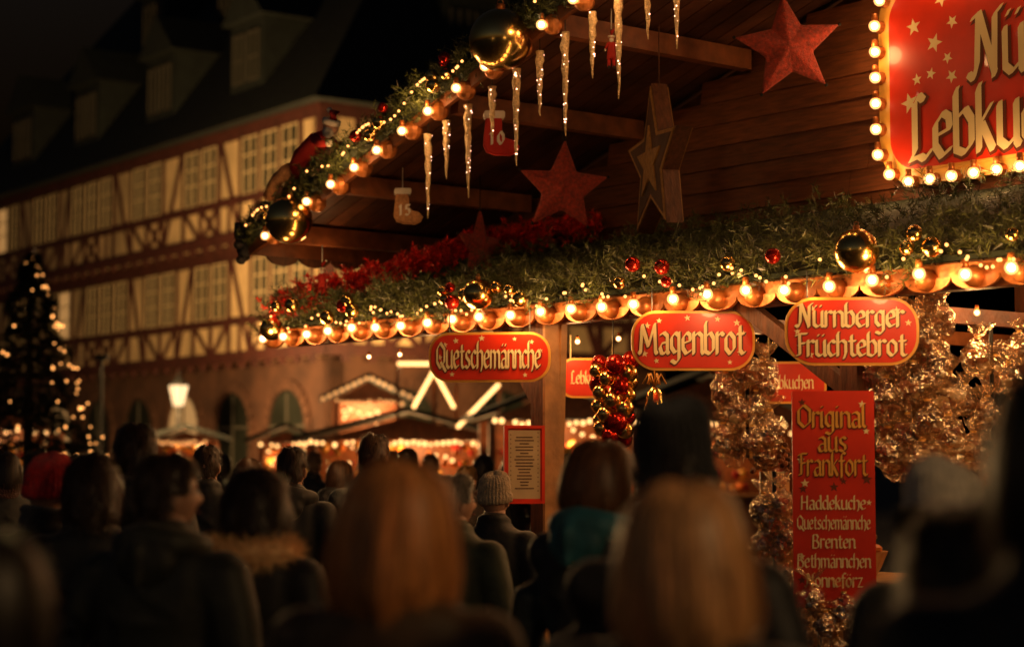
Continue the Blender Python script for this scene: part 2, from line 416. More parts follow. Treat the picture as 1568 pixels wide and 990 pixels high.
rb=random.Random(99)
bulbs('string_lights',[F(.0+.30*i+rb.uniform(-.02,.02),-.165,2.622+rb.uniform(-.014,.012)) for i in range(31)],.035,2,8.5,off=B*-.13+V((0,0,-.03)))
bulbs('string_lights',[F(.15+.30*i+rb.uniform(-.02,.02),-.255,rz(.15+.3*i)-.13+rb.uniform(-.012,.012)) for i in range(20)],.034,3,7.0,off=B*-.12+V((0,0,.0)))
bulbs('string_lights',[F(.1+.42*i,.75,2.50) for i in range(20)],.020,4,10.0)
mb=MB()
for i in range(130):
    s=rb.uniform(0,9); mb.sph(F(s,-.20,2.70+.05*math.sin(s*9)+rb.uniform(-.03,.03)),.010,6,4,0)
for i in range(70):
    s=rb.uniform(0,6); mb.sph(F(s,-.33,rz(s)+.05*math.sin(s*9)),.010,6,4,0)
mb.obj('fairy_light_chain',['tiny'],None,True)

mb=MB(); it=[]
for i in range(4500):
    s=R.uniform(-.1,9.0); q=R.random()
    if q<.55: b=R.uniform(-.18,.2); zz=2.685+R.uniform(-.02,.21)
    else: b=R.uniform(.1,1.62); zz=canz(b)+R.uniform(.0,.12)
    it.append((F(s,b,zz+.04*math.sin(s*5)+.03*math.sin(s*13)),(-.35,-.6,.4)))
tufts(mb,it,15,.055,.0065,.12)
mb.obj('fir_garland',['fir'])
mb=MB(); it=[]
for i in range(2400):
    s=R.uniform(-.25,RIDGE); a=R.uniform(0,6.28); r=.12*math.sqrt(R.random())
    it.append((F(s,-.19+r*math.cos(a),(3.47+.316*s)+.02+r*math.sin(a)),(-.3*math.cos(a),-.4,.5)))
tufts(mb,it,15,.05,.0065,.09)
mb.tube([F(-.25,-.18,3.41),F(RIDGE,-.18,rz(RIDGE)+.02)],.055,8,1)
mb.obj('fir_garland',['fir','firbase'])
mb=MB(); it=[]
path=[F(.15,-.12,2.86),F(.5,.2,2.98),F(.75,.7,3.16),F(1.0,1.3,3.38),F(1.9,1.5,3.42)]
for i in range(1300):
    t=R.random()*3.999; k=int(t); q=path[k].lerp(path[k+1],t-k); it.append((q+V((R.gauss(0,.06),R.gauss(0,.05),R.gauss(0,.045))),(-.2,-.5,.5)))
tufts(mb,it,14,.045,.012,.05)
ts=mb.obj('red_tinsel_garland',['tinsel'])
plight('tinsel_light',F(.2,.25,3.2),2.5,ts)  # bare point light above the tinsel, no bulb mesh
def bauble(c,r,k):
    mb=MB(); mb.sph(c,r,32,20,0); c=V(c)
    mb.tube([c+V((0,0,r*.96)),c+V((0,0,r*1.15))],[r*.16,r*.15],8,1)
    ring=[c+V((math.cos(a)*r*.1,0,r*1.22+math.sin(a)*r*.1)) for a in [k2*math.pi/4 for k2 in range(9)]]
    mb.tube(ring,r*.02,5,1); mb.obj('christmas_bauble',[k,'brass'],None,True)
bauble((-.075,11.98,4.37),.20,'gold'); bauble((-1.655,13.98,3.46),.175,'gold'); bauble((-1.83,14.40,2.68),.09,'gold')
bauble(F(2.8,-.26,2.76),.10,'gold'); bauble(F(6.0,-.27,2.77),.115,'gold')
mb=MB()
for i in range(30):
    s=R.uniform(.1,8.5); mb.sph(F(s,R.uniform(-.26,-.19),2.74+R.uniform(-.03,.10)),R.uniform(.032,.055),14,9,R.choice([0,0,1]))
for i in range(26):
    s=R.uniform(.1,6); mb.sph(F(s,-.31,rz(s)+R.uniform(-.04,.11)),R.uniform(.03,.055),14,9,R.choice([0,0,1]))
mb.obj('garland_baubles',['gold','redb'],None,True)

for s,l in ((2.06,.58),(2.27,.40),(2.51,.63),(2.77,.34),(3.02,.64),(3.26,.42),(3.51,.66),(3.77,.42),(4.01,.66),(4.27,.42),(4.52,.6),(4.8,.45),(5.1,.6)):
    mb=MB(); top=F(s,-.12,rz(s)-.20); n=14
    pts=[top-V((R.gauss(0,.002),0,l*i/n)) for i in range(n+1)]
    mb.tube(pts,[.026*(1-i/n)**.8*(1+.22*math.sin(i*2.2+s))+.003 for i in range(n+1)],8,0)
    mb.tube([top,top+V((0,0,.13))],.003,4,1)
    for i in range(int(l*30)):
        t=R.random()*.9; a=R.uniform(0,6.28); rr=.026*(1-t)**.8
        mb.sph(top-V((math.cos(a)*rr,math.sin(a)*rr,l*t)),.0055,5,4,2)
    mb.obj('icicle_ornament',['icicle','iron','led'],None,True)

def star3d(c,Rr,yaw,rot=0,th=.07,name='star_ornament',seed=1):
    fr=signframe(c,yaw); mb=MB(); rr=random.Random(seed)
    p=starpts(0,0,Rr,Rr*.46,rot); p=[(x*rr.uniform(.95,1.05),y*rr.uniform(.95,1.05)) for x,y in p]
    vs=[fr(x,y,-.012) for x,y in p]+[fr(x,y,.012) for x,y in p]+[fr(0,0,th),fr(0,0,-th)]
    mb.add(vs,[(10+i,10+(i+1)%10,20) for i in range(10)]+[((i+1)%10,i,21) for i in range(10)]+[(i,(i+1)%10,10+(i+1)%10,10+i) for i in range(10)])
    o=mb.obj(name,['star']);
    bv=o.modifiers.new('b','BEVEL'); bv.width=.012; bv.segments=2
    m2=MB(); ctr=V(c)+V((0,0,Rr)); m2.tube([ctr-V((0,0,.02)),ctr+V((0,0,.45))],.004,4)
    for x,y in p[::2]: m2.sph(fr(x,y,0),.012,6,5)
    m2.obj('hanging_cord',['iron'],o)
star3d((.36,13.3,3.60),.34,.15,.05); star3d((-.243,14.3,3.29),.28,.95,0,seed=2); star3d((1.80,12.15,4.36),.355,-.1,-.12,seed=3)
c=V((.97,12.35,3.63)); fr=signframe(c,-1.33); mb=MB()
mb.poly(fr,starpts(0,0,.53,.24,.0),-.055,.055,0,0)
for sg in (1,-1):
    f2=(lambda x,y,z,sg=sg: fr(x,y,z*sg))
    mb.poly(f2,starpts(0,0,.51,.23,.0),.056,.063,1); mb.poly(f2,starpts(0,0,.45,.20,.0),.0635,.067,2); mb.poly(f2,starpts(0,0,.25,.10,.0),.068,.08,1)
mb.tube([c+V((0,0,.5)),c+V((0,0,1.0))],.004,4,0)
mb.obj('star_lantern',['wood_post','oldgold','wood_ceil'])
def stocking(c,h,body,toe=1,num=''):
    fr=signframe(c,.1); mb=MB()
    pts=[(-.22,.45),(.2,.45),(.22,-.02),(.34,-.14),(.56,-.2),(.68,-.34),(.62,-.5),(.42,-.58),(.05,-.58),(-.2,-.5),(-.29,-.32),(-.27,0)]
    pts=[(x*h,y*h) for x,y in pts]
    for k,(sc_,z0,z1) in enumerate(((1,-.02,.02),(.9,.0201,.035),(.9,-.035,-.0201))):
        mb.poly(fr,[(x*sc_,y*sc_) for x,y in pts][::-1],z0,z1,0)
    mb.poly(fr,[(x,y+.5*h) for x,y in rrect(.56*h,.2*h,.06*h)],-.045,.045,1)
    if num:
        for i,ch in enumerate(num):
            gl={'1':[[(0,.8),(.15,1),(.15,0)]],'0':[[(.2,1),(0,.7),(0,.3),(.2,0),(.4,.3),(.4,.7),(.2,1)]],'5':[[(.4,1),(.05,1),(.05,.6),(.3,.62),(.4,.3),(.2,0),(0,.1)]]}[ch]
            G['@']=(gl,.5); text(mb,'@',fr,(-.12+.22*i)*h,-.3*h,.34*h,1,None,.26,'l',.04)
    mb.tube([V(c)+V((0,0,.5*h)),V(c)+V((0,0,.5*h+.18))],.004,4,1)
    o=mb.obj('stocking_ornament',[body,'white']); b=o.modifiers.new('b','BEVEL'); b.width=.010; b.segments=2
stocking((-.80,13.75,3.53),.22,'knit',1,'15'); stocking((-.12,12.55,3.86),.25,'redcloth',1,'10')
def hangsanta(c,h):
    mb=MB(); c=V(c)
    mb.tube([c,c+V((0,0,h*.35)),c+V((0,0,h*.6))],[h*.16,h*.13,h*.07],10,0)
    mb.sph(c+V((0,0,h*.66)),h*.09,10,7,2); mb.tube([c+V((0,0,h*.7)),c+V((0,0,h*.85)),c+V((.03,0,h))],[h*.10,h*.06,h*.015],10,0)
    mb.tube([c+V((0,0,h*.69)),c+V((0,0,h*.73))],h*.115,10,1); mb.sph(c+V((.03,0,h)),h*.04,8,6,1)
    mb.sph(c+V((0,-h*.06,h*.58)),h*.075,8,6,1)
    for sx in (-1,1):
        mb.tube([c+V((sx*h*.1,0,h*.5)),c+V((sx*h*.2,-.01,h*.3))],[h*.045,h*.035],7,0); mb.sph(c+V((sx*h*.2,-.01,h*.27)),h*.04,7,5,1)
        mb.tube([c+V((sx*h*.07,0,0)),c+V((sx*h*.08,0,-h*.25))],[h*.06,h*.05],7,0); mb.sph(c+V((sx*h*.08,-.01,-h*.28)),(h*.05,h*.08,h*.05),7,5,3)
    mb.tube([c+V((0,0,h*.95)),c+V((0,0,h*1.6))],.004,4,1)
    mb.obj('santa_ornament',['redcloth','white','skin','black'],None,True)
hangsanta((-1.43,14.2,2.98),.20); hangsanta((.63,11.85,4.22),.2)
mb=MB(); P=lambda s,dz,b=-.2: F(s,b,3.47+.316*s+dz)
mb.tube([P(.50,.20),P(.62,.26),P(.80,.30),P(.90,.30)],[.07,.095,.085,.05],12,0)
mb.sph(P(.97,.33),.06,12,8,2); mb.tube([P(.98,.36),P(1.02,.42),P(.96,.46)],[.06,.04,.01],10,0)
mb.tube([P(.97,.355),P(.985,.385)],.068,12,1); mb.sph(P(.95,.47),.022,8,6,1)
mb.sph(P(.98,.29,-.23),.045,8,6,1)
for sx in (-.08,.06):
    mb.tube([P(.86,.30,-.2+sx),P(.98,.20,-.22+sx),P(1.08,.16,-.22+sx)],[.038,.034,.028],8,0); mb.sph(P(1.10,.15,-.22+sx),.03,8,6,1)
    mb.tube([P(.54,.20,-.2+sx),P(.36,.20,-.2+sx),P(.24,.12,-.2+sx)],[.06,.05,.045],8,4)
    mb.sph(P(.20,.07,-.2+sx),(.05,.05,.04),8,6,3)
mb.obj('climbing_santa_figure',['redcloth','white','skin','black','knit'],None,True)
mb=MB()
for dz,ds in ((0,0),(-.12,.04)):
    c0=F(-.22+ds,-.25,3.52+dz); mb.tube([c0,c0-V((0,0,.10)),c0-V((-.02,.04,.16))],[.045,.045,.05],8,0); mb.sph(c0-V((0,.06,.18)),(.04,.08,.035),8,6,0)
mb.obj('black_boots_ornament',['black'],None,True)

# ============================================================ SIGNS
def hang_sign(c,w,h,yaw,lines,size,seed):
    e=empty('hanging_sign'); fr=signframe(c,yaw); mb=MB(); rr=random.Random(seed)
    mb.poly(fr,rrect(w,h,h*.42),-.012,.012,1)
    mb.poly(fr,rrect(w-.03,h-.03,h*.42-.015),.0121,.0150,0)
    mb.poly(fr,rrect(w-.03,h-.03,h*.42-.015),-.0150,-.0121,0)
    n=len(lines)
    for i,t in enumerate(lines):
        y=-size*.62+(n-1)*size*.9-i*size*1.85
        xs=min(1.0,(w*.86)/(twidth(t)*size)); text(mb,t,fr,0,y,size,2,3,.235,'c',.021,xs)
    for x,y in [(-.40,.0),(-.36,.25),(-.28,.33),(-.05,.38),(.2,.36),(.34,.3),(.41,.12),(.39,-.2),(-.39,-.22),(-.3,-.34),(.3,-.36)]:
        if n>1 and abs(y)>.28 and abs(x)<.25: continue
        star2(mb,fr,x*w+rr.uniform(-.01,.01),y*h,.019*rr.uniform(.8,1.2),.0165,2,rr.uniform(-.2,.2))
    mb.obj('board',['signred','signgold','cream','signshade'],e)
    m2=MB()
    for sx in (-.33,.33): m2.tube([fr(sx*w,h/2-.01,0),fr(sx*w,h/2+.14,0)],.004,5)
    m2.obj('hooks',['iron'],e)
hang_sign((-.141,11.96,2.335),.775,.315,-.12,['Quetschemännche'],.110,1)
hang_sign((1.045,10.92,2.375),.715,.345,.02,['Magenbrot'],.122,2)
hang_sign((1.79,9.96,2.365),.70,.36,-.06,['Nürnberger','Früchtebrot'],.083,3)
e=empty('sweets_board'); fr=signframe((1.675,9.90,1.49),-.05); mb=MB()
mb.poly(fr,rrect(.425,1.12,.012,3),-.012,.012,0)
y=.42
for t,sz in (('Original',.080),('aus',.075),('Frankfort',.080)):
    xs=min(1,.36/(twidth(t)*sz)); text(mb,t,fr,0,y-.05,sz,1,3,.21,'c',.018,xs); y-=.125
for t,yy in (('Haddekuche',-.055),('Quetschemännche',-.157),('Brenten',-.255),('Bethmännchen',-.355),('Nonneförz',-.455)):
    sz=.048; xs=min(1,.38/(twidth(t)*sz)); text(mb,t,fr,0,yy,sz,2,None,.23,'c',.016,xs)
for x,y,r,k in ((-.16,.50,.018,4),(.15,.49,.018,2),(.17,.35,.016,2),(-.17,.2,.018,2),(.17,.1,.025,4),(-.16,.05,.02,4),(-.15,.08,.02,2),(0,.06,.022,4),(.05,.09,.016,4),(.18,-.02,.014,2),(-.17,-.3,.016,2),(-.17,-.42,.02,4),(-.14,-.52,.016,2),(.16,-.5,.025,2),(.03,-.52,.018,4)):
    star2(mb,fr,x,y,r*1.2,.0135,k,.2*x)
mb.obj('board',['signred','signgold','cream','signshade','signshade'],e)
e=empty('menu_board'); fr=signframe((.075,11.95,1.66),.22); mb=MB()
mb.poly(fr,rrect(.26,.49,.008,2),-.012,.008,0); mb.poly(fr,rrect(.205,.43,.004,2),.009,.012,1)
for sx in (-1,1): mb.poly(fr,[(sx*.12+x,y) for x,y in rrect(.02,.49,.003,2)],.009,.022,0)
for sy in (-1,1): mb.poly(fr,[(x,sy*.235+y) for x,y in rrect(.219,.02,.003,2)],.009,.0215,0)
yy=.17
for i in range(17):
    w=R.uniform(.05,.13); mb.poly(fr,[(x,yy+y) for x,y in rrect(w,.008,.002,1)],.0125,.013,2); yy-=.02
for i in range(28):
    star2(mb,fr,-.088 if i%2 else .088,.2-.014*i,.006,.0135,2)
mb.obj('frame',['signred','paper','ink'],e)

e=empty('gingerbread_shop_sign')
cs,cz=6.2,4.09
o0=F(cs,1.60,cz); fr=frame(o0,A,V((0,0,1)),-B); mb=MB()
w,h=3.2,1.36
mb.poly(fr,rrect(w,h,.30,10),-.05,.0,1)
mb.poly(fr,rrect(w-.16,h-.16,.23,10),.001,.012,1)
mb.poly(fr,rrect(w-.20,h-.20,.21,10),.0125,.018,0)
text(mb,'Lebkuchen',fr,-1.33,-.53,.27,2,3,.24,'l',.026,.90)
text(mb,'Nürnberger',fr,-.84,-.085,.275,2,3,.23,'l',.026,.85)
for x,y,r in ((-1.30,.32,.05),(-1.08,.46,.05),(-1.14,.19,.055),(-1.28,-.02,.035),(-1.17,.0,.035),(-1.01,-.04,.04),(-1.04,.08,.035),(-1.34,-.16,.06),(-1.0,.3,.04),(-1.2,.52,.04),(-.9,.52,.045)):
    star2(mb,fr,x,y,r*1.15,.0185,2,x*3)
mb.obj('board',['signred','signgold','cream','signshade'],e)
rp=rrect(w-.03,h-.03,.285,10)
L=[];tot=0
for i in range(len(rp)):
    a=V((*rp[i],0)); b=V((*rp[(i+1)%len(rp)],0)); L.append((a,b,(b-a).length)); tot+=(b-a).length
N=int(tot/.165); bp_=[]
for k in range(N):
    d=tot*k/N
    for a,b,l in L:
        if d<=l: q=a+(b-a)*(d/l); bp_.append(fr(q.x,q.y,.055)); break
        d-=l
mb=MB()
for q in bp_:
    mb.tube([q+B*.055,q+B*.02],[.045,.03],8,0)
mb.obj('bulb_sockets',['brass'],e)
bulbs('sign_bulbs',bp_,.038,5,4.0,e,off=B*-.10)

# ============================================================ GOODS
def crumple(mb,c,rx,rz_,seed,mi):
    rr=random.Random(seed)
    mb.sph(c,(rx,rx,rz_),10,8,mi,fn=lambda p:p*(1+rr.uniform(-.15,.18)))
def bag(mb,c,s,seed):
    rr=random.Random(seed); c=V(c)
    for i in range(8):
        q=c+V((rr.uniform(-.5,.5),rr.uniform(-.5,.5),rr.uniform(-.6,.5)))*s*.95
        k=rr.choice([(.46,.22,.36),(.30,.40,.30),(.40,.34,.18)])
        mb.sph(q,(s*k[0],s*k[1],s*k[2]),7,5,1 if rr.random()<.85 else 4,fn=lambda p:p*(1+rr.uniform(-.22,.22)))
    crumple(mb,c,s,s*1.15,seed,0)
    t=c+V((0,0,s*1.1)); n=14; rings=[]
    for k,(r,zz) in enumerate(((.28,0),(.16,.18),(.55,.6),(.85,1.05))):
        rings.append([t+V((math.cos(a)*s*r*(1+(.4*rr.uniform(-1,1) if k>1 else 0)),math.sin(a)*s*r*(1+(.4*rr.uniform(-1,1) if k>1 else 0)),s*(zz+(rr.uniform(-.2,.2) if k==3 else 0)))) for a in [2*math.pi*j/n for j in range(n)]])
    mb.loft(rings,0,False); mb.tube([t+V((0,0,s*.12)),t+V((0,0,s*.26))],s*.2,7,2)
def bunch(name,x,y,z0,z1,r,s,n,seed):
    rr=random.Random(seed); mb=MB()
    mb.tube([(x,y,z1+.15),(x,y,z0)],.012,6,3)
    for i in range(n):
        t=(i+.5)/n; a=i*2.399; rad=r*(.5+.55*rr.random())
        bag(mb,(x+math.cos(a)*rad,y+math.sin(a)*rad*.8,z0+(z1-z0)*t+rr.uniform(-.04,.04)),s*rr.uniform(.75,1.2),seed*100+i)
    mb.obj(name,['film','cookie','signgold','iron','paper'])
bunch('cookie_bag_bunch',1.39,11.2,1.70,2.25,.16,.088,18,1)
bunch('cookie_bag_bunch',2.16,10.2,1.62,2.55,.19,.090,32,2)
bunch('cookie_bag_bunch',1.40,10.15,1.08,1.48,.08,.068,12,3)
bunch('cookie_bag_bunch',1.60,9.95,.72,1.02,.14,.068,10,4)
bunch('cookie_bag_bunch',2.66,10.5,1.5,2.3,.15,.085,14,5)
mb=MB(); rr=random.Random(5)
mb.tube([(.62,11.6,2.3),(.62,11.6,2.55)],.004,4,2)
for i in range(30):
    t=i/30; a=i*2.4; r=.11*(1-.35*t)
    mb.sph((.62+math.cos(a)*r,11.6+math.sin(a)*r,2.30-.50*t),rr.uniform(.045,.065),16,10,rr.choice([0,0,1]))
mb.obj('bauble_cluster',['gold','redb','iron'],None,True)
mb=MB(); c=V((.85,11.3,0))
rings=[]
for r,zz in ((.02,2.12),(.045,2.09),(.055,2.02),(.075,1.94),(.10,1.87),(.105,1.85)):
    rings.append([c+V((r*math.cos(a),r*math.sin(a),zz)) for a in [2*math.pi*j/16 for j in range(16)]])
mb.loft(rings,0,False); mb.tube([c+V((0,0,2.1)),c+V((0,0,2.55))],.004,4,1)
for k in range(6):
    a=k; mb.tube([c+V((0,0,2.12)),c+V((.04*math.cos(a),.04*math.sin(a),2.2)),c+V((.07*math.cos(a),.07*math.sin(a),2.14))],.006,5,1)
mb.obj('bell_ornament',['gold','signgold'],None,True)
for c,yaw,t in (((.56,13.3,2.26),.1,'Lebkuchen'),((1.86,12.6,2.2),-.1,'Lebkuchen')):
    mb=MB(); fr=signframe(c,yaw); mb.poly(fr,rrect(.46,.28,.1),-.01,.01,1); mb.poly(fr,rrect(.43,.25,.09),.0101,.013,0)
    text(mb,t,fr,0,-.04,.06,2,None,.22,'c',.017,.8)
    for sx in (-.15,.15): mb.tube([fr(sx,.13,0),fr(sx,.30,0)],.004,4,2)
    mb.obj('hanging_sign',['signred','signgold','cream'])
for k,(s,b) in enumerate(((4.75,.55),(5.2,.6),(6.3,.5),(6.9,.55),(7.5,.6))):
    mb=MB(); c=F(s,b,1.03); rings=[]
    for r,zz in ((.13,0),(.16,.05),(.19,.12),(.20,.14),(.18,.13),(.15,.05)):
        rings.append([c+V((r*math.cos(a),r*math.sin(a),zz)) for a in [2*math.pi*j/18 for j in range(18)]])
    mb.loft(rings,0)
    for i in range(40):
        a=R.uniform(0,6.28); q=R.uniform(0,.15); mb.sph(c+V((q*math.cos(a),q*math.sin(a),.13+R.uniform(0,.22)*(1-q/.2))),(.05,.045,.03),8,5,1+(k+i)%2)
    mb.obj('goods_basket',['wood_light','cookie','orange'])
mb=MB(); c=V((1.56,11.3,1.62))
for i in range(150):
    t=R.random(); a=R.uniform(0,6.28); mb.sph(c+V((.13*(1-t)*math.cos(a),.13*(1-t)*math.sin(a),.33*t)),.016,6,4,0)
mb.tube([c,c-V((0,0,.6))],.09,10,1); mb.obj('nut_cone_display',['cookie','wood_light'])

# ============================================================ HALF-TIMBERED HOUSE
house=empty('half_timbered_house')
C=V((-4.6,48,0)); DL=V((-.580,.8145,0)); NL=V((-.8145,-.58,0)); DR=V((.8145,.58,0)); NR=V((.58,-.8145,0))
def facade(fr,length,seed,tag):
    rr=random.Random(seed); pl=MB(); ti=MB(); wi=MB()
    nrm=(fr(0,1,0)-fr(0,0,0))
    for si,(z0,z1,of) in enumerate(((4.3,7.5,.35),(7.5,10.7,.7))):
        e0=-of
        pl.box(fr,(e0,of-.5,z0),(length,of,z1))
        def T(p,q,w=.2,pr=.03):
            a=fr(p[0],of+pr/2,p[1]); b=fr(q[0],of+pr/2,q[1])
            d=(b-a).normalized(); u=nrm.cross(d).normalized()*w/2; n_=nrm*pr/2
            vs=[a-u-n_,a+u-n_,a+u+n_,a-u+n_,b-u-n_,b+u-n_,b+u+n_,b-u+n_]
            ti.add(vs,[(0,1,2,3),(7,6,5,4),(0,4,5,1),(1,5,6,2),(2,6,7,3),(3,7,4,0)])
        sill=z0+1.12; head=z0+2.85
        T((e0,z0+.14),(length,z0+.14),.30,.08); T((e0,z1-.14),(length,z1-.14),.28,.07); T((e0,sill),(length,sill),.22,.05); T((e0,head),(length,head),.16,.045)
        x=.2
        while x<length: ti.box(fr,(x-.1,of,z0-.16),(x+.1,of+.12,z0),0); x+=.78
        x=.35; k=0
        T((e0+.1,z0+.2),(e0+.1,z1-.2),.28,.06)
        while x<length-1.6:
            grp=2 if (k%3) else 3
            for g_ in range(grp):
                T((x,z0+.2),(x,z1-.2),.20,.036)
                wa,wb=x+.12,x+.98
                wi.box(fr,(wa,of+.002,sill+.1),(wb,of+.012,head-.07),2 if rr.random()<.05 else 1)
                for xx in (wa,(wa+wb)/2-.025,wb-.05): wi.box(fr,(xx,of+.013,sill+.1),(xx+.05,of+.05,head-.07),0)
                for zz in (sill+.1,sill+.68,sill+1.14,head-.12): wi.box(fr,(wa+.05,of+.014,zz),(wb-.05,of+.044,zz+.04),0)
                ptn=rr.choice([0,1,2,3])
                if ptn==0:
                    T((x+.08,z0+.24),(x+1.0,sill-.07),.17,.028); T((x+1.0,z0+.24),(x+.08,sill-.07),.17,.031)
                elif ptn==1: T((x+.08,z0+.24),(x+.98,sill-.07),.17,.028)
                elif ptn==2: T((x+.55,z0+.24),(x+.55,sill-.07),.17,.028)
                else: T((x+.98,z0+.24),(x+.12,sill-.07),.17,.028)
                x+=1.10
            T((x,z0+.2),(x,z1-.2),.20,.036)
            gap=rr.uniform(1.0,1.5)
            if k%2: T((x+.08,z1-.25),(x+gap-.08,z0+.25),.20,.028)
            else: T((x+gap-.08,z1-.25),(x+.08,z0+.25),.20,.028)
            if k%3==0: T((x+gap/2,z0+.24),(x+gap/2,sill-.07),.17,.032)
            x+=gap; k+=1
        T((length-.1,z0+.2),(length-.1,z1-.2),.2,.05)
    pl.obj('plaster_walls_'+tag,['plaster'],house); ti.obj('timbers_'+tag,['timber'],house); wi.obj('windows_'+tag,['frame','glass','glasslit'],house)
    st=MB(); st.box(fr,(0,-.4,0),(length,0,4.3),0)
    x=1.2; k=0
    while x<length-2.5:
        n=12; r=1.0; cx=x+r; k+=1
        arch=[(cx+r*math.cos(math.pi*i/n),2.5+r*math.sin(math.pi*i/n)) for i in range(n+1)]
        st.poly(lambda a,b,c_:fr(a,.01+c_,b),[(cx-r,.02),(cx+r,.02)]+arch,0,.01,3 if k%3==0 else 1)
        for i in range(n):
            a0=math.pi*i/n+.02; a1=math.pi*(i+1)/n-.02
            q=[(cx+rr_*math.cos(a),2.5+rr_*math.sin(a)) for rr_,a in ((r,a0),(r+.28,a0),(r+.28,a1),(r,a1))]
            st.poly(lambda a,b,c_:fr(a,.0+c_,b),q,0,.09,0)
        for sx in (-1,1):
            for j in range(5): st.box(fr,(cx+sx*(r+.14)-.14,.0,.02+j*.5),(cx+sx*(r+.14)+.14,.09,.02+j*.5+.47),0)
        for zz in (1.2,2.5): st.box(fr,(cx-r,.021,zz),(cx+r,.05,zz+.06),2)
        st.box(fr,(cx-.03,.022,.02),(cx+.03,.06,3.4),2)
        x+=3.1
    st.obj('ground_floor_'+tag,['stone','glass','dimframe','glasslit'],house)
frL=frame(C,DL,NL,V((0,0,1))); frR=frame(C,DR,NR,V((0,0,1)))
facade(frL,26,3,'left'); facade(frR,11,5,'right')
mb=MB()
def HP(a,b,z): return C+DL*a+DR*b+V((0,0,z))
p=[HP(-1.2,-1.2,10.62),HP(27,-1.2,10.62),HP(27,12,10.62),HP(-1.2,12,10.62),HP(3.2,5.4,19.5),HP(22.5,5.4,19.5)]
mb.add(p,[(0,1,5,4),(1,2,5),(2,3,4,5),(3,0,4),(0,3,2,1)]); mb.obj('roof',['slate'],house)
mb=MB(); wi=MB()
for a0 in (3,8.5,14,19.5):
    for z0,ins in ((11.9,-.4),(15.2,1.9)):
        if z0>15 and a0 in (3,19.5): continue
        mb.box(HP,(a0,ins,z0-.4),(a0+1.9,ins+3,z0+1.7))
        mb.poly(lambda x,y,z:HP(x,ins-.2+z,y),[(a0-.25,z0+1.7),(a0+2.15,z0+1.7),(a0+.95,z0+2.9)],0,3.2)
        for dx in (.2,1.05):
            wi.box(HP,(a0+dx,ins-.03,z0),(a0+dx+.65,ins-.005,z0+1.35),1)
            for x in (0,.3,.6): wi.box(HP,(a0+dx+x,ins-.07,z0),(a0+dx+x+.05,ins-.031,z0+1.35),0)
            for zz in (0,.62,1.3): wi.box(HP,(a0+dx+.05,ins-.066,z0+zz),(a0+dx+.6,ins-.032,z0+zz+.05),0)
for b0 in (3.5,6.6):
    z0=12.4; mb.box(HP,(.2,b0,z0-.6),(3,b0+1.9,z0+1.8)); mb.poly(lambda x,y,z:HP(.05+z,x,y),[(b0-.2,z0+1.8),(b0+2.1,z0+1.8),(b0+.95,z0+2.9)],0,3)
    for d in (.2,1.05):
        wi.box(HP,(.17,b0+d,z0),(.195,b0+d+.65,z0+1.4),1)
        for x in (0,.3,.6): wi.box(HP,(.13,b0+d+x,z0),(.169,b0+d+x+.05,z0+1.4),0)
mb.obj('dormers',['slate'],house); wi.obj('dormer_windows',['dimframe','glass'],house)
h2=empty('town_house'); mb=MB()
fr=frame(C+DL*26.6,DL,NL,V((0,0,1)))
mb.box(fr,(0,-8,0),(18,0,9.5),0)
mb.add([fr(0,.3,9.5),fr(18,.3,9.5),fr(18,-8,9.5),fr(0,-8,9.5),fr(0,-4,14),fr(18,-4,14)],[(0,1,5,4),(2,3,4,5),(0,4,3),(1,2,5)],1)
for i in range(11):
    for z in (1.2,4.2,7.0):
        mb.box(fr,(.6+i*1.6,.003,z),(1.5+i*1.6,.02,z+1.6),2)
        mb.box(fr,(.5+i*1.6,.021,z-.1),(1.6+i*1.6,.06,z),3); mb.box(fr,(1.02+i*1.6,.021,z),(1.08+i*1.6,.05,z+1.6),3)
mb.obj('walls_and_roof',['stone','slate','glass','dimframe'],h2)

def street_lamp(x,y,h,en):
    e=empty('street_lamp'); mb=MB()
    mb.tube([(x,y,0),(x,y,.3),(x,y,.35),(x,y,h-.5),(x,y,h-.35)],[.14,.12,.06,.045,.09],10,0)
    n=6
    def ring(r,z): return [V((x+r*math.cos(2*math.pi*j/n),y+r*math.sin(2*math.pi*j/n),z)) for j in range(n)]
    mb.loft([ring(.13,h-.33),ring(.24,h+.18)],1); mb.loft([ring(.28,h+.19),ring(.12,h+.36),ring(.05,h+.42)],0)
    for j in range(n): mb.tube([ring(.135,h-.33)[j],ring(.25,h+.18)[j]],.012,4,0)
    mb.tube([(x,y,h+.42),(x,y,h+.55)],[.03,.005],6,0)
    mb.obj('lamp',['iron','lampglass'],e); plight('lamp_light',(x-.0,y-.5,h-.1),en,e,(1,.58,.24),.25)
street_lamp(-8.45,48,3.35,700)
street_lamp(3.0,2.5,3.7,120)       # added lamp out of view, put in to light the crowd's hair
street_lamp(-4.2,4.0,3.5,8)  # second added lamp out of view, weak fill from the left

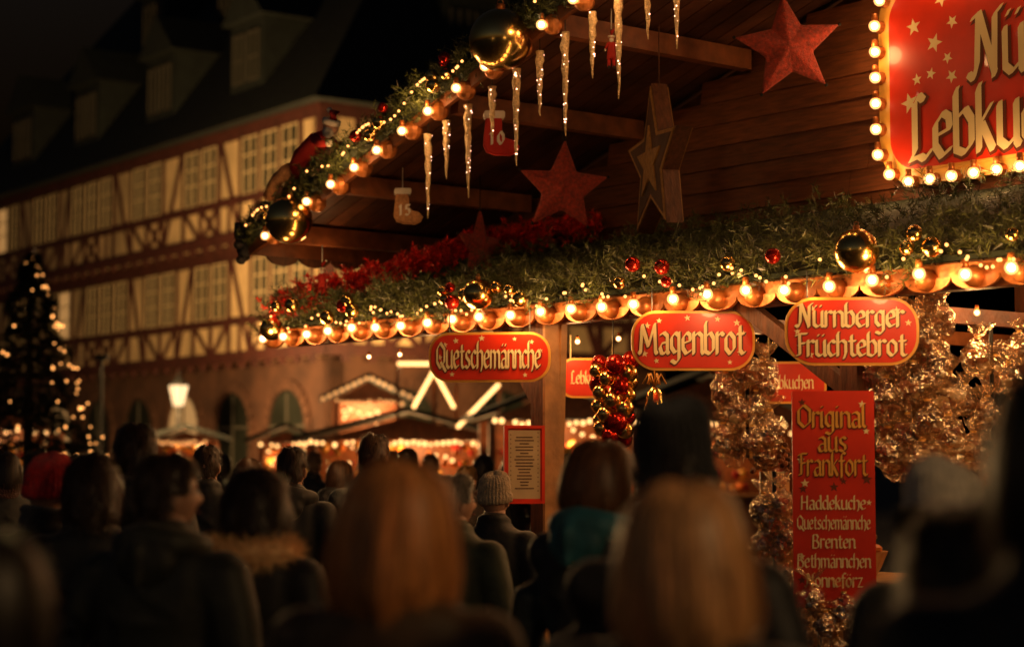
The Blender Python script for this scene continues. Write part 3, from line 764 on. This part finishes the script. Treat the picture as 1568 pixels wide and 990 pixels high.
def bg_stall(x,y,yaw,w,d,ez,gable,en,sd,dim=False,gl=False,chev=False):
    rr=random.Random(sd); e=empty('market_stall'); ax=V((math.cos(yaw),math.sin(yaw),0)); ay=V((-ax.y,ax.x,0))
    fr=frame((x,y,0),ax,ay,V((0,0,1))); mb=MB()
    for sx in (-w/2,w/2-.12):
        for yy in (0,d-.12): mb.box(fr,(sx,yy,0),(sx+.12,yy+.12,ez),0)
    mb.box(fr,(-w/2,.15,.0),(w/2,.2,1.0),0); mb.box(fr,(-w/2-.05,.0,1.0),(w/2+.05,.6,1.05),1)
    mb.box(fr,(-w/2,d-.15,0),(w/2,d-.13,ez+.0),0)
    rh=ez+gable
    r0=[fr(-w/2-.3,-.5,ez),fr(0,-.5,rh),fr(w/2+.3,-.5,ez)]; r1=[fr(-w/2-.3,d+.2,ez),fr(0,d+.2,rh),fr(w/2+.3,d+.2,ez)]
    t=V((0,0,.08))
    for i in (0,1):
        q=[r0[i],r0[i+1],r1[i+1],r1[i]]; q+= [v+t for v in q]
        mb.add(q,[(0,3,2,1),(4,5,6,7),(0,1,5,4),(2,3,7,6),(1,2,6,5),(3,0,4,7)],2)
    mb.add([fr(-w/2,0,ez),fr(w/2,0,ez),fr(0,0,rh-.1)],[(0,1,2)],0)
    m2=MB(); k='stripdim' if dim else 'strip'; nb=int(w/.11)
    for i in range(nb):
        if rr.random()<.12: continue
        m2.sph(fr(-w/2+w*(i+.5)/nb,-.53,ez-.04+rr.uniform(-.02,.02)-.04*math.sin(i*.4)**2),rr.uniform(.03,.045),7,5,0)
    if gl:
        for i in (0,1):
            L=(r0[i+1]-r0[i]).length; n=int(L/.14)
            for j in range(n): m2.sph(r0[i].lerp(r0[i+1],(j+.5)/n)+V((0,0,-.02))-ay*.04,.04,7,5,0)
    if chev:
        for a,b in (((.12,2.64),(.50,3.33)),((.50,3.33),(.88,2.64)),((.94,2.27),(1.72,3.08)),((-.18,3.46),(.42,3.46))):
            A_=fr(a[0],-.56,a[1]); B_=fr(b[0],-.56,b[1]); n=int((B_-A_).length/.06)
            for j in range(n): m2.sph(A_.lerp(B_,(j+.5)/n),.042,6,4,0)
            mb.beam(A_+ay*.06,B_+ay*.06,.04,.05)
        for xx in (-.18,.50,.92,1.72): mb.box(fr,(xx-.03,-.49,ez),(xx+.03,-.44,3.5 if xx<.9 else 3.1),0)
    mb.obj('hut',['wood_beam','wood_light','slate'],e)
    m2.obj('eave_lights',[k],e)
    m3=MB()
    for i in range(70):
        xx=rr.uniform(-w/2+.2,w/2-.2); zz=rr.choice([1.15,1.4,1.6,1.8,1.9]); m3.sph(fr(xx,rr.uniform(.1,d-.3),zz),rr.uniform(.04,.11),7,5,rr.choice([0,1,2]))
    for i in range(14): m3.sph(fr(rr.uniform(-w/2+.2,w/2-.2),rr.uniform(.1,d-.3),ez-rr.uniform(.1,.5)),.035,6,4,3)
    m3.obj('goods',['orange','signgold','redcloth','strip'],e,True)
    plight('stall_lamp',fr(0,d*.4,ez-.15),en,e,(1,.5,.18),.15)
bg_stall(-1.98,36,.03,3.7,2.2,2.03,.55,170,1,chev=True)
bg_stall(-.35,42,.0,3.6,2,2.1,.6,160,3)
bg_stall(-10.6,39,.2,2.6,2,2.3,.5,90,4)
bg_stall(.9,32,.1,2.6,2,2.35,.6,90,5)
bg_stall(-7.4,43,.1,1.3,2,2.1,.3,60,6,True)
bg_stall(-5.0,42,.1,1.2,2,2.05,.35,60,7)
bg_stall(-3.1,41,.1,1.5,2,2.95,.5,300,8,True,gl=True)
bg_stall(3.6,34,.1,4,2,2.35,.9,60,9)
def added_pole_light(x,y,z,e_):  # invented light on a pole, added to brighten the house fronts
    e=empty('added_house_light'); mb=MB(); mb.tube([(x,y,0),(x,y,z)],.04,8,0)
    mb.box(frame((x,y,z),(1,0,0),(0,1,0),(0,0,1)),(-.14,-.08,-.06),(.14,.08,.06),0)
    mb.obj('pole',['iron'],e); plight('lamp',(x-.1,y+.3,z+.2),e_,e,(1,.58,.22),.2)
added_pole_light(-9.0,41.5,3.9,5200); added_pole_light(-1.8,44.2,3.6,1600)

def xmas(x,y,h,r,seed):
    rr=random.Random(seed); e=empty('christmas_tree'); mb=MB()
    mb.tube([(x,y,0),(x,y,h*.5),(x,y,h)],[.12,.08,.015],8,1)
    for i in range(1700):
        t=rr.random()**1.4; z=.7+(h-.7)*t; R_=r*(1-t)**.85*(.78+.22*math.sin(t*40)); a=rr.uniform(0,6.28); q=R_*(.35+.65*math.sqrt(rr.random()))
        c=V((x+q*math.cos(a),y+q*math.sin(a),z-q*.18)); d=V((math.cos(a),math.sin(a),-.25))
        for k in range(9):
            e_=(d+V((rr.gauss(0,.6),rr.gauss(0,.6),rr.gauss(0,.4)))).normalized(); sd=e_.orthogonal().normalized()*.016
            mb.add([c-sd,c+sd,c+e_*.18],[(0,1,2)],0)
    mb.obj('branches',['firdark','bark'],e)
    m2=MB()
    for i in range(85):
        t=rr.random()**1.1; z=1.0+(h-1.0)*t; R_=r*(1-t)**.85*rr.uniform(.8,1.0); a=rr.gauss(-.15,.35) if rr.random()<.75 else rr.uniform(3.6,5.8)
        m2.sph((x+R_*math.cos(a),y+R_*math.sin(a),z),rr.uniform(.013,.022),6,4,0)
    m2.obj('fairy_lights',['tiny'],e)
xmas(-7.65,30,4.95,1.5,1)

# ============================================================ PEOPLE
def bake(mb,voxel,name):
    me=mb.mesh('tmp'); o=bpy.data.objects.new('tmp',me); COL.objects.link(o)
    r=o.modifiers.new('r','REMESH'); r.mode='VOXEL'; r.voxel_size=voxel; r.use_smooth_shade=True
    s_=o.modifiers.new('s','SMOOTH'); s_.iterations=5; s_.factor=.6
    dg=bpy.context.evaluated_depsgraph_get(); dg.update()
    out=bpy.data.meshes.new_from_object(o.evaluated_get(dg)); out.name=name
    bpy.data.objects.remove(o); out.materials.clear(); out.materials.append(None)
    out.polygons.foreach_set('use_smooth',[True]*len(out.polygons))
    return out
def ell(z,rx,ry,cy=0,n=20): return [V((rx*math.cos(a),cy+ry*math.sin(a),z)) for a in [2*math.pi*j/n for j in range(n)]]
def body(kind):
    mb=MB(); hem=.52 if kind=='coat' else .82
    w=1.0 if kind!='puffer' else 1.08
    rings=[ell(hem,.215*w,.165*w,0),ell(.95,.20*w,.155*w),ell(1.08,.185*w,.145*w),ell(1.2,.20*w,.15*w),ell(1.32,.215*w,.15*w,.0),ell(1.40,.212*w,.135*w,-.005),ell(1.45,.180*w,.12,-.01),ell(1.485,.120,.10,-.01),ell(1.515,.082,.085,-.005),ell(1.57,.062,.066,.0)]
    mb.loft(rings)
    for sx in (-1,1):
        mb.sph((sx*.195*w,-.005,1.385),(.09,.09,.085),12,8)
        mb.tube([(sx*.195*w,-.005,1.39),(sx*.255*w,-.03,1.24),(sx*.285*w,-.045,1.09),(sx*.27*w,.05,.99),(sx*.20*w,.13,.93)],[.090*w,.076*w,.068*w,.062*w,.055],12)
        mb.tube([(sx*.095,0,.9),(sx*.10,.01,.5),(sx*.105,-.01,.1),(sx*.105,-.01,.05)],[.105,.078,.055,.055],12)
        mb.sph((sx*.11,.05,.045),(.052,.14,.045),12,8)
    mb.tube([V((.082*math.cos(a),-.004+.086*math.sin(a),1.525-.016*math.sin(a))) for a in [2*math.pi*j/16 for j in range(17)]],.021,8)
    rr=random.Random(len(kind))
    for k in range(22):
        a=rr.uniform(0,6.28); z=rr.uniform(.95,1.30); dz=rr.uniform(-.16,.16)
        mb.tube([V((.205*w*math.cos(a+d),.148*w*math.sin(a+d),z+dz*d)) for d in (-.5,-.2,.1,.4)],[.006,.016,.014,.005],6)
    return bake(mb,.015,'body_'+kind)
BODY={k:body(k) for k in ('jacket','coat','puffer')}
def headmesh():
    mb=MB()
    def fn(p):
        x,y,z=p; k=max(0,-z/.115)
        x*=1-.30*k*k
        if y<0: y*=1-.35*k
        else: y*=1-.05*k
        g=lambda a,b,s: math.exp(-((x-a)**2+(z-b)**2)/(2*s*s))
        if y>0:
            y+=.022*g(0,-.018,.011)+.012*g(0,.0,.009)-.010*g(.03,.012,.013)-.010*g(-.03,.012,.013)+.006*g(0,-.062,.014)-.004*g(0,-.052,.004)+.005*g(0,.035,.03)+.008*g(0,-.1,.018)
        return V((x,y,z))
    mb.sph((0,0,0),(.076,.097,.117),40,30,0,fn)
    for sx in (-1,1):
        mb.sph((sx*.079,-.004,-.012),(.011,.019,.031),10,8,0); mb.sph((sx*.085,-.008,-.010),(.008,.014,.026),8,6,0)
        mb.sph((sx*.030,.083,.012),(.011,.008,.008),10,7,1)
        mb.sph((sx*.030,.090,.012),(.005,.003,.005),8,6,2)
        mb.tube([(sx*.015,.094,.032),(sx*.032,.092,.036),(sx*.047,.083,.030)],.0035,5,2)
    mb.tube([(-.022,.098,-.052),(0,.103,-.053),(.022,.098,-.052)],.0045,6,3)
    mb.tube([(0,0,-.05),(0,-.008,-.13)],.062,14,0)
    return mb.mesh('head',True)
HEAD=headmesh()
M['eyewhite']=mat('eye_white',(.7,.68,.62),.3); M['lip']=mat('lips',(.35,.10,.08),.5)
for k in ('skin','eyewhite','eye','lip'): HEAD.materials.append(M[k])
PROF={
'short':[(.012,.132),(.05,.125),(.082,.092),(.092,.038),(.087,-.02),(.070,-.068)],
'bob':[(.012,.134),(.058,.124),(.095,.090),(.113,.03),(.118,-.04),(.112,-.095),(.088,-.135)],
'long':[(.012,.136),(.060,.127),(.098,.092),(.118,.035),(.128,-.035),(.132,-.095),(.127,-.145),(.108,-.185)],
'curly':[(.012,.142),(.062,.132),(.100,.095),(.120,.03),(.124,-.05),(.112,-.12),(.088,-.16)],
}
def evalp(P_,t):
    t=max(0,min(.9999,t))*(len(P_)-1); i=int(t); f=t-i
    return (P_[i][0]*(1-f)+P_[i+1][0]*f, P_[i][1]*(1-f)+P_[i+1][1]*f)
def hair(kind,seed,n):
    rr=random.Random(seed); mb=MB(); P_=PROF[kind]; long_=kind in('long','bob')
    sx,sy=(.92,1.1)
    gap=math.radians(48 if long_ else 62)
    p1,p2,p3=[rr.uniform(0,6.28) for _ in range(3)]
    amp={'short':.055,'curly':.07,'bob':.05,'long':.05}[kind]
    def pt(phi,t,off=0):
        r,z=evalp(P_,t); r+=off
        if long_: r*=1+amp*math.sin(phi*5+p1)*t+.03*math.sin(phi*11+p2+t*5)*t+.03*math.sin(phi*2+p3)
        else: r*=1+amp*math.sin(phi*4+p1+t*7)*math.sin(t*9+p2)+.035*math.sin(phi*9+p3-t*13)
        dz=.008*math.sin(phi*3+p2)*(1-t)+ (.006*math.sin(phi*7+p1) if not long_ else 0)
        return V((math.sin(phi)*r*sx,math.cos(phi)*r*sy-.004,z+dz+off*.6*(1 if t<.35 else 0)))
    def hl(phi):
        a=abs((phi+math.pi)%(2*math.pi)-math.pi)
        if a<gap: return .42+.06*math.cos(a*3)
        if kind=='short' and a<math.radians(105): return .66
        return 1.0-.06*abs(math.sin(phi*6+p1)) if long_ else 1.0
    NP,NT=48,20
    vs=[pt(2*math.pi*j/NP,i/NT) for i in range(NT+1) for j in range(NP)]
    fs=[]
    for i in range(NT):
        for j in range(NP):
            if (i+1)/NT<=hl(2*math.pi*(j+.5)/NP)+.03: fs.append((i*NP+j,i*NP+(j+1)%NP,(i+1)*NP+(j+1)%NP,(i+1)*NP+j))
    mb.add(vs,fs)
    for k in range(n):
        phi=rr.uniform(0,6.283); t0=rr.random()*(.6 if long_ else .92); m_=hl(phi)
        if t0>m_: continue
        ln=(1.03-t0)*rr.uniform(.7,1.1) if long_ else rr.uniform(.14,.34)
        off=abs(rr.gauss(0,.004))+.001; lift=rr.uniform(.0,.024) if not long_ else rr.gauss(0.003,.009)
        if kind=='curly': lift=rr.uniform(.0,.036)
        w=rr.uniform(.0014,.0034); S=6 if long_ else 4; vsx=[];dphi=rr.gauss(0,.20 if not long_ else .10)
        for i in range(S+1):
            f=i/S; t=min(t0+ln*f,m_+.05 if t0<m_ else 1)
            ph=phi+dphi*f+(.15*math.sin(f*9+k) if kind=='curly' else .02*math.sin(f*5+k))
            q=pt(ph,min(t,1.0),off+lift*f)
            if t0+ln*f>1: q=q-V((0,0,.25*(t0+ln*f-1)))
            tan=V((math.cos(ph),-math.sin(ph),0)); ww=w*(1-f*.7)
            vsx+= [q-tan*ww,q+tan*ww]
        mb.add(vsx,[(2*i,2*i+1,2*i+3,2*i+2) for i in range(S)])
    me=mb.mesh('hair_'+kind,True); me.materials.append(None); return me
HAIR={}
def gethair(k,v,n):
    if (k,v,n) not in HAIR: HAIR[(k,v,n)]=hair(k,v*13+1,n)
    return HAIR[(k,v,n)]
def beanie(kind):
    mb=MB(); rings=[]
    prof={'beanie':[(.101,-.02),(.106,.0),(.106,.028),(.100,.032),(.099,.07),(.090,.11),(.066,.142),(.03,.156),(.005,.158)],
          'tall':[(.103,-.04),(.108,-.01),(.108,.03),(.102,.036),(.103,.09),(.100,.14),(.086,.185),(.05,.205),(.005,.207)]}[kind]
    n=120
    for i,(r,z) in enumerate(prof):
        rings.append([V((math.cos(a)*(r*(1+.03*math.sin(a*3+i))+.004*math.cos(a*30))*.94,math.sin(a)*(r+.004*math.cos(a*30))*1.06-.004,z+.012*math.sin(a)+.006*math.sin(a*2+1)*(i>4))) for a in [2*math.pi*j/n for j in range(n)]])
    mb.loft(rings); me=mb.mesh(kind,True); me.materials.append(None); return me
HAT={'beanie':beanie('beanie'),'tall':beanie('tall')}
def fur(n,ring,thick,ln,seed):
    rr=random.Random(seed); mb=MB()
    for i in range(n):
        a=rr.uniform(0,6.283); b=rr.uniform(0,6.283)
        if ring: c=V((ring*math.cos(a),ring*math.sin(a)-.01,0)); d=V((math.cos(a)*math.cos(b),math.sin(a)*math.cos(b),math.sin(b)))
        else:
            z=rr.uniform(-1,1); q=math.sqrt(1-z*z); c=V((0,0,0)); d=V((q*math.cos(a),q*math.sin(a),z))
        p=c+d*thick; e=(d+V((rr.gauss(0,.4),rr.gauss(0,.4),rr.gauss(0,.4)-.15))).normalized()
        sd=e.orthogonal().normalized()*.002; mb.add([p-sd,p+sd,p+e*ln*rr.uniform(.5,1.2)],[(0,1,2)])
    if ring: mb.tube([V((ring*math.cos(a),ring*math.sin(a)-.01,0)) for a in [2*math.pi*j/16 for j in range(17)]],thick,8)
    else: mb.sph((0,0,0),thick,12,8)
    me=mb.mesh('fur'); me.materials.append(None); return me
FURC=fur(3200,.13,.045,.045,3); POM=fur(900,0,.035,.03,4)
def hoodmesh():
    mb=MB(); pts=[];rad=[]
    for j in range(13):
        a=math.pi*(.9+1.2*j/12); pts.append((.125*math.cos(a),.12*math.sin(a)+.0,.01-.02*abs(math.cos(a)))); rad.append(.040+.022*math.sin(math.pi*j/12))
    mb.tube(pts,rad,14); mb.sph((0,-.13,-.06),(.115,.06,.09),16,10); mb.tube([(0,-.19,.0),(.01,-.195,-.14)],[.02,.012],6)
    return bake(mb,.012,'hood')
HOOD=hoodmesh()
def scarfmesh():
    mb=MB()
    for k in range(3):
        mb.tube([V(((.088+.012*math.sin(a*2+k))*math.cos(a),-.004+(.092)*math.sin(a),-.03+.028*k+.014*math.sin(a+k*2))) for a in [2*math.pi*j/20 for j in range(21)]],.024,8)
    return bake(mb,.010,'scarf')
SCARF=scarfmesh()
mcache={}
def cm(kind,c):
    k=(kind,c)
    if k not in mcache:
        if kind=='hair': mcache[k]=mat('hair_colour',c,.42,var=0,island=.55,spec=.5)
        elif kind=='fur': mcache[k]=mat('fur_colour',c,.8,var=0,island=.4)
        elif kind=='knit': mcache[k]=mat('knit_wool',c,.9,var=.25,scale=40,bump=.9,bscale=110,sheen=.3)
        else: mcache[k]=mat('coat_fabric',c,.6,var=.4,scale=10,bump=.4,bscale=9,sheen=.1)
    return mcache[k]
def put(name,me,mt,par,loc=(0,0,0),rot=(0,0,0),sc_=1):
    o=bpy.data.objects.new(name,me); COL.objects.link(o); o.parent=par; o.location=loc; o.rotation_euler=rot
    o.scale=(sc_,)*3 if not isinstance(sc_,tuple) else sc_
    if mt is not None: o.material_slots[0].link='OBJECT'; o.material_slots[0].material=mt
    return o
pc=0
def person(x,y,top,yaw,bodyk='jacket',coat=(.012,.012,.012),hk='short',hc=(.04,.022,.012),hat=None,hatc=None,extra=(),hyaw=0,n=1600,tilt=0,roll=0):
    global pc; pc+=1
    base=1.775+ (.03 if hat=='beanie' else .075 if hat=='tall' else 0)
    e=empty('person',(x,y,0)); e.rotation_euler=(0,0,math.radians(yaw)); e.scale=(top/base,)*3
    put('body',BODY[bodyk],cm('coat',coat),e)
    hl=(0,.012,1.64); hr=(math.radians(tilt),math.radians(roll),math.radians(hyaw))
    put('head',HEAD,None,e,hl,hr)
    if hk: put('hair',gethair(hk,pc%3,n),cm('hair',hc),e,hl,hr)
    if hat: put('hat',HAT[hat],cm('knit',hatc),e,(0,.012,1.645),hr)
    for k,c in extra:
        if k=='fur': put('fur_collar',FURC,cm('fur',c),e,(0,0,1.485))
        if k=='hood': put('hood',HOOD,cm('coat',c),e,(0,0,1.49))
        if k=='scarf': put('scarf',SCARF,cm('knit',c),e,(0,0,1.53))
        if k=='muff': put('earmuff',POM,cm('fur',c),e,(.105,.0,1.62),(0,0,0),1.2); put('earmuff_2',POM,cm('fur',c),e,(-.105,.0,1.62),(0,0,0),1.2)
BK=(.008,.008,.008); DK=(.030,.018,.011); BR=(.045,.024,.013)
hd=lambda c:(('hood',c),)
person(-1.88,7.7,1.72,-10,'jacket',BK,None,DK,'beanie',(.75,.014,.012),hyaw=-25,roll=4,extra=(('scarf',(.02,.02,.02)),))
person(-1.69,8.5,1.85,-15,'jacket',BK,'short',BR,hyaw=10,extra=hd(BK))
person(-1.66,7.5,1.70,10,'jacket',BK,'curly',BR,tilt=-8,extra=(('scarf',(.02,.016,.014)),),n=1600)
person(-1.09,6.0,1.71,-20,'puffer',(.016,.018,.011),'short',(.05,.028,.015),hyaw=-40,extra=hd((.018,.020,.012)),n=3000)
person(-1.93,12,1.78,-10,'jacket',BK,'short',BR,n=500)
person(-.883,6.5,1.65,-15,'coat',(.012,.011,.010),'curly',(.03,.018,.012),extra=(('fur',(.85,.54,.25)),),n=3200)
person(-1.278,11,1.76,-10,'jacket',BK,'short',BR,n=900,extra=hd(BK))
person(-.84,11.5,1.84,-20,'jacket',DK,'short',(.10,.05,.025),n=900,tilt=-6)
person(-.24,3.9,1.69,-12,'coat',(.080,.042,.015),'long',(.70,.29,.085),n=8000,hyaw=-12,roll=3,extra=(('scarf',(.06,.035,.016)),))
person(-.26,8.5,1.62,-25,'jacket',(.040,.050,.022),'short',(.30,.26,.20),hyaw=-35,n=2600)
person(-.093,10,1.63,-20,'jacket',BK,None,DK,'beanie',(.60,.45,.28),n=300)
person(.294,6.5,1.755,-38,'jacket',(.014,.022,.024),'bob',(.20,.080,.028),extra=hd((.03,.15,.17)),n=4200,hyaw=-35,tilt=-6)
person(.40,4.6,1.84,-15,'jacket',BK,'short',DK,'tall',(.010,.010,.009),n=600,roll=-4)
person(.315,3.5,1.65,-18,'coat',(.011,.010,.009),'long',(.75,.40,.16),n=8000,hyaw=-18,roll=-3,extra=(('scarf',(.025,.018,.014)),))
person(1.14,5.0,1.705,25,'puffer',(.018,.018,.013),None,(.03,.02,.014),'beanie',(.80,.72,.58),extra=(('muff',(.03,.028,.022)),('scarf',(.03,.028,.02))),hyaw=30,n=800,tilt=-6)
person(.775,2.6,1.83,-5,'jacket',(.004,.004,.004),'bob',(.010,.008,.006),n=1200)
person(.76,3.15,1.61,10,'puffer',(.005,.005,.005),'curly',(.010,.008,.006),n=1200)
person(-.84,3.0,1.58,-20,'jacket',(.03,.012,.008),'bob',(.020,.014,.010),n=1200)
rc=random.Random(21)
for px,yy,tp in ((520,15,1.68),(625,16,1.78),(715,15,1.64),(660,19,1.74),(480,20,1.76),(560,22,1.70),(740,20,1.72),(600,25,1.8),(380,14,1.7),(120,13,1.72),(60,16,1.75),(230,18,1.72),(340,21,1.75),(10,12,1.74),(780,24,1.7),(1010,13,1.7),(870,15,1.72),(930,20,1.75),(160,24,1.72)):
    x=(px-784)/2900*yy
    person(x,yy,tp,rc.uniform(-50,40),rc.choice(['jacket','coat','puffer']),rc.choice([BK,DK,(.03,.02,.015),(.015,.018,.02)]),rc.choice(['short','short','bob','curly']),rc.choice([(.03,.02,.012),(.08,.04,.02),(.15,.09,.04)]),n=300,hyaw=rc.uniform(-20,20),extra=rc.choice([(),hd(BK),(('scarf',(.1,.04,.03)),)]))

# ============================================================ WORLD / CAMERA
w=bpy.data.worlds.new('World'); sc.world=w; w.use_nodes=True
bg=w.node_tree.nodes['Background']; sky=w.node_tree.nodes.new('ShaderNodeTexSky'); sky.sky_type='NISHITA'; sky.sun_disc=False
sky.sun_elevation=math.radians(-4); sky.sun_rotation=math.radians(200)
w.node_tree.links.new(sky.outputs[0],bg.inputs[0]); bg.inputs[1].default_value=.4
cam=bpy.data.cameras.new('Camera'); co=bpy.data.objects.new('Camera',cam); COL.objects.link(co)
co.location=(0,0,1.7); co.rotation_euler=(math.radians(94.06),0,0)
cam.lens=66.6; cam.sensor_width=36; cam.clip_end=2000; cam.clip_start=.1
cam.dof.use_dof=True; cam.dof.focus_distance=11.0; cam.dof.aperture_fstop=1.35
sc.camera=co
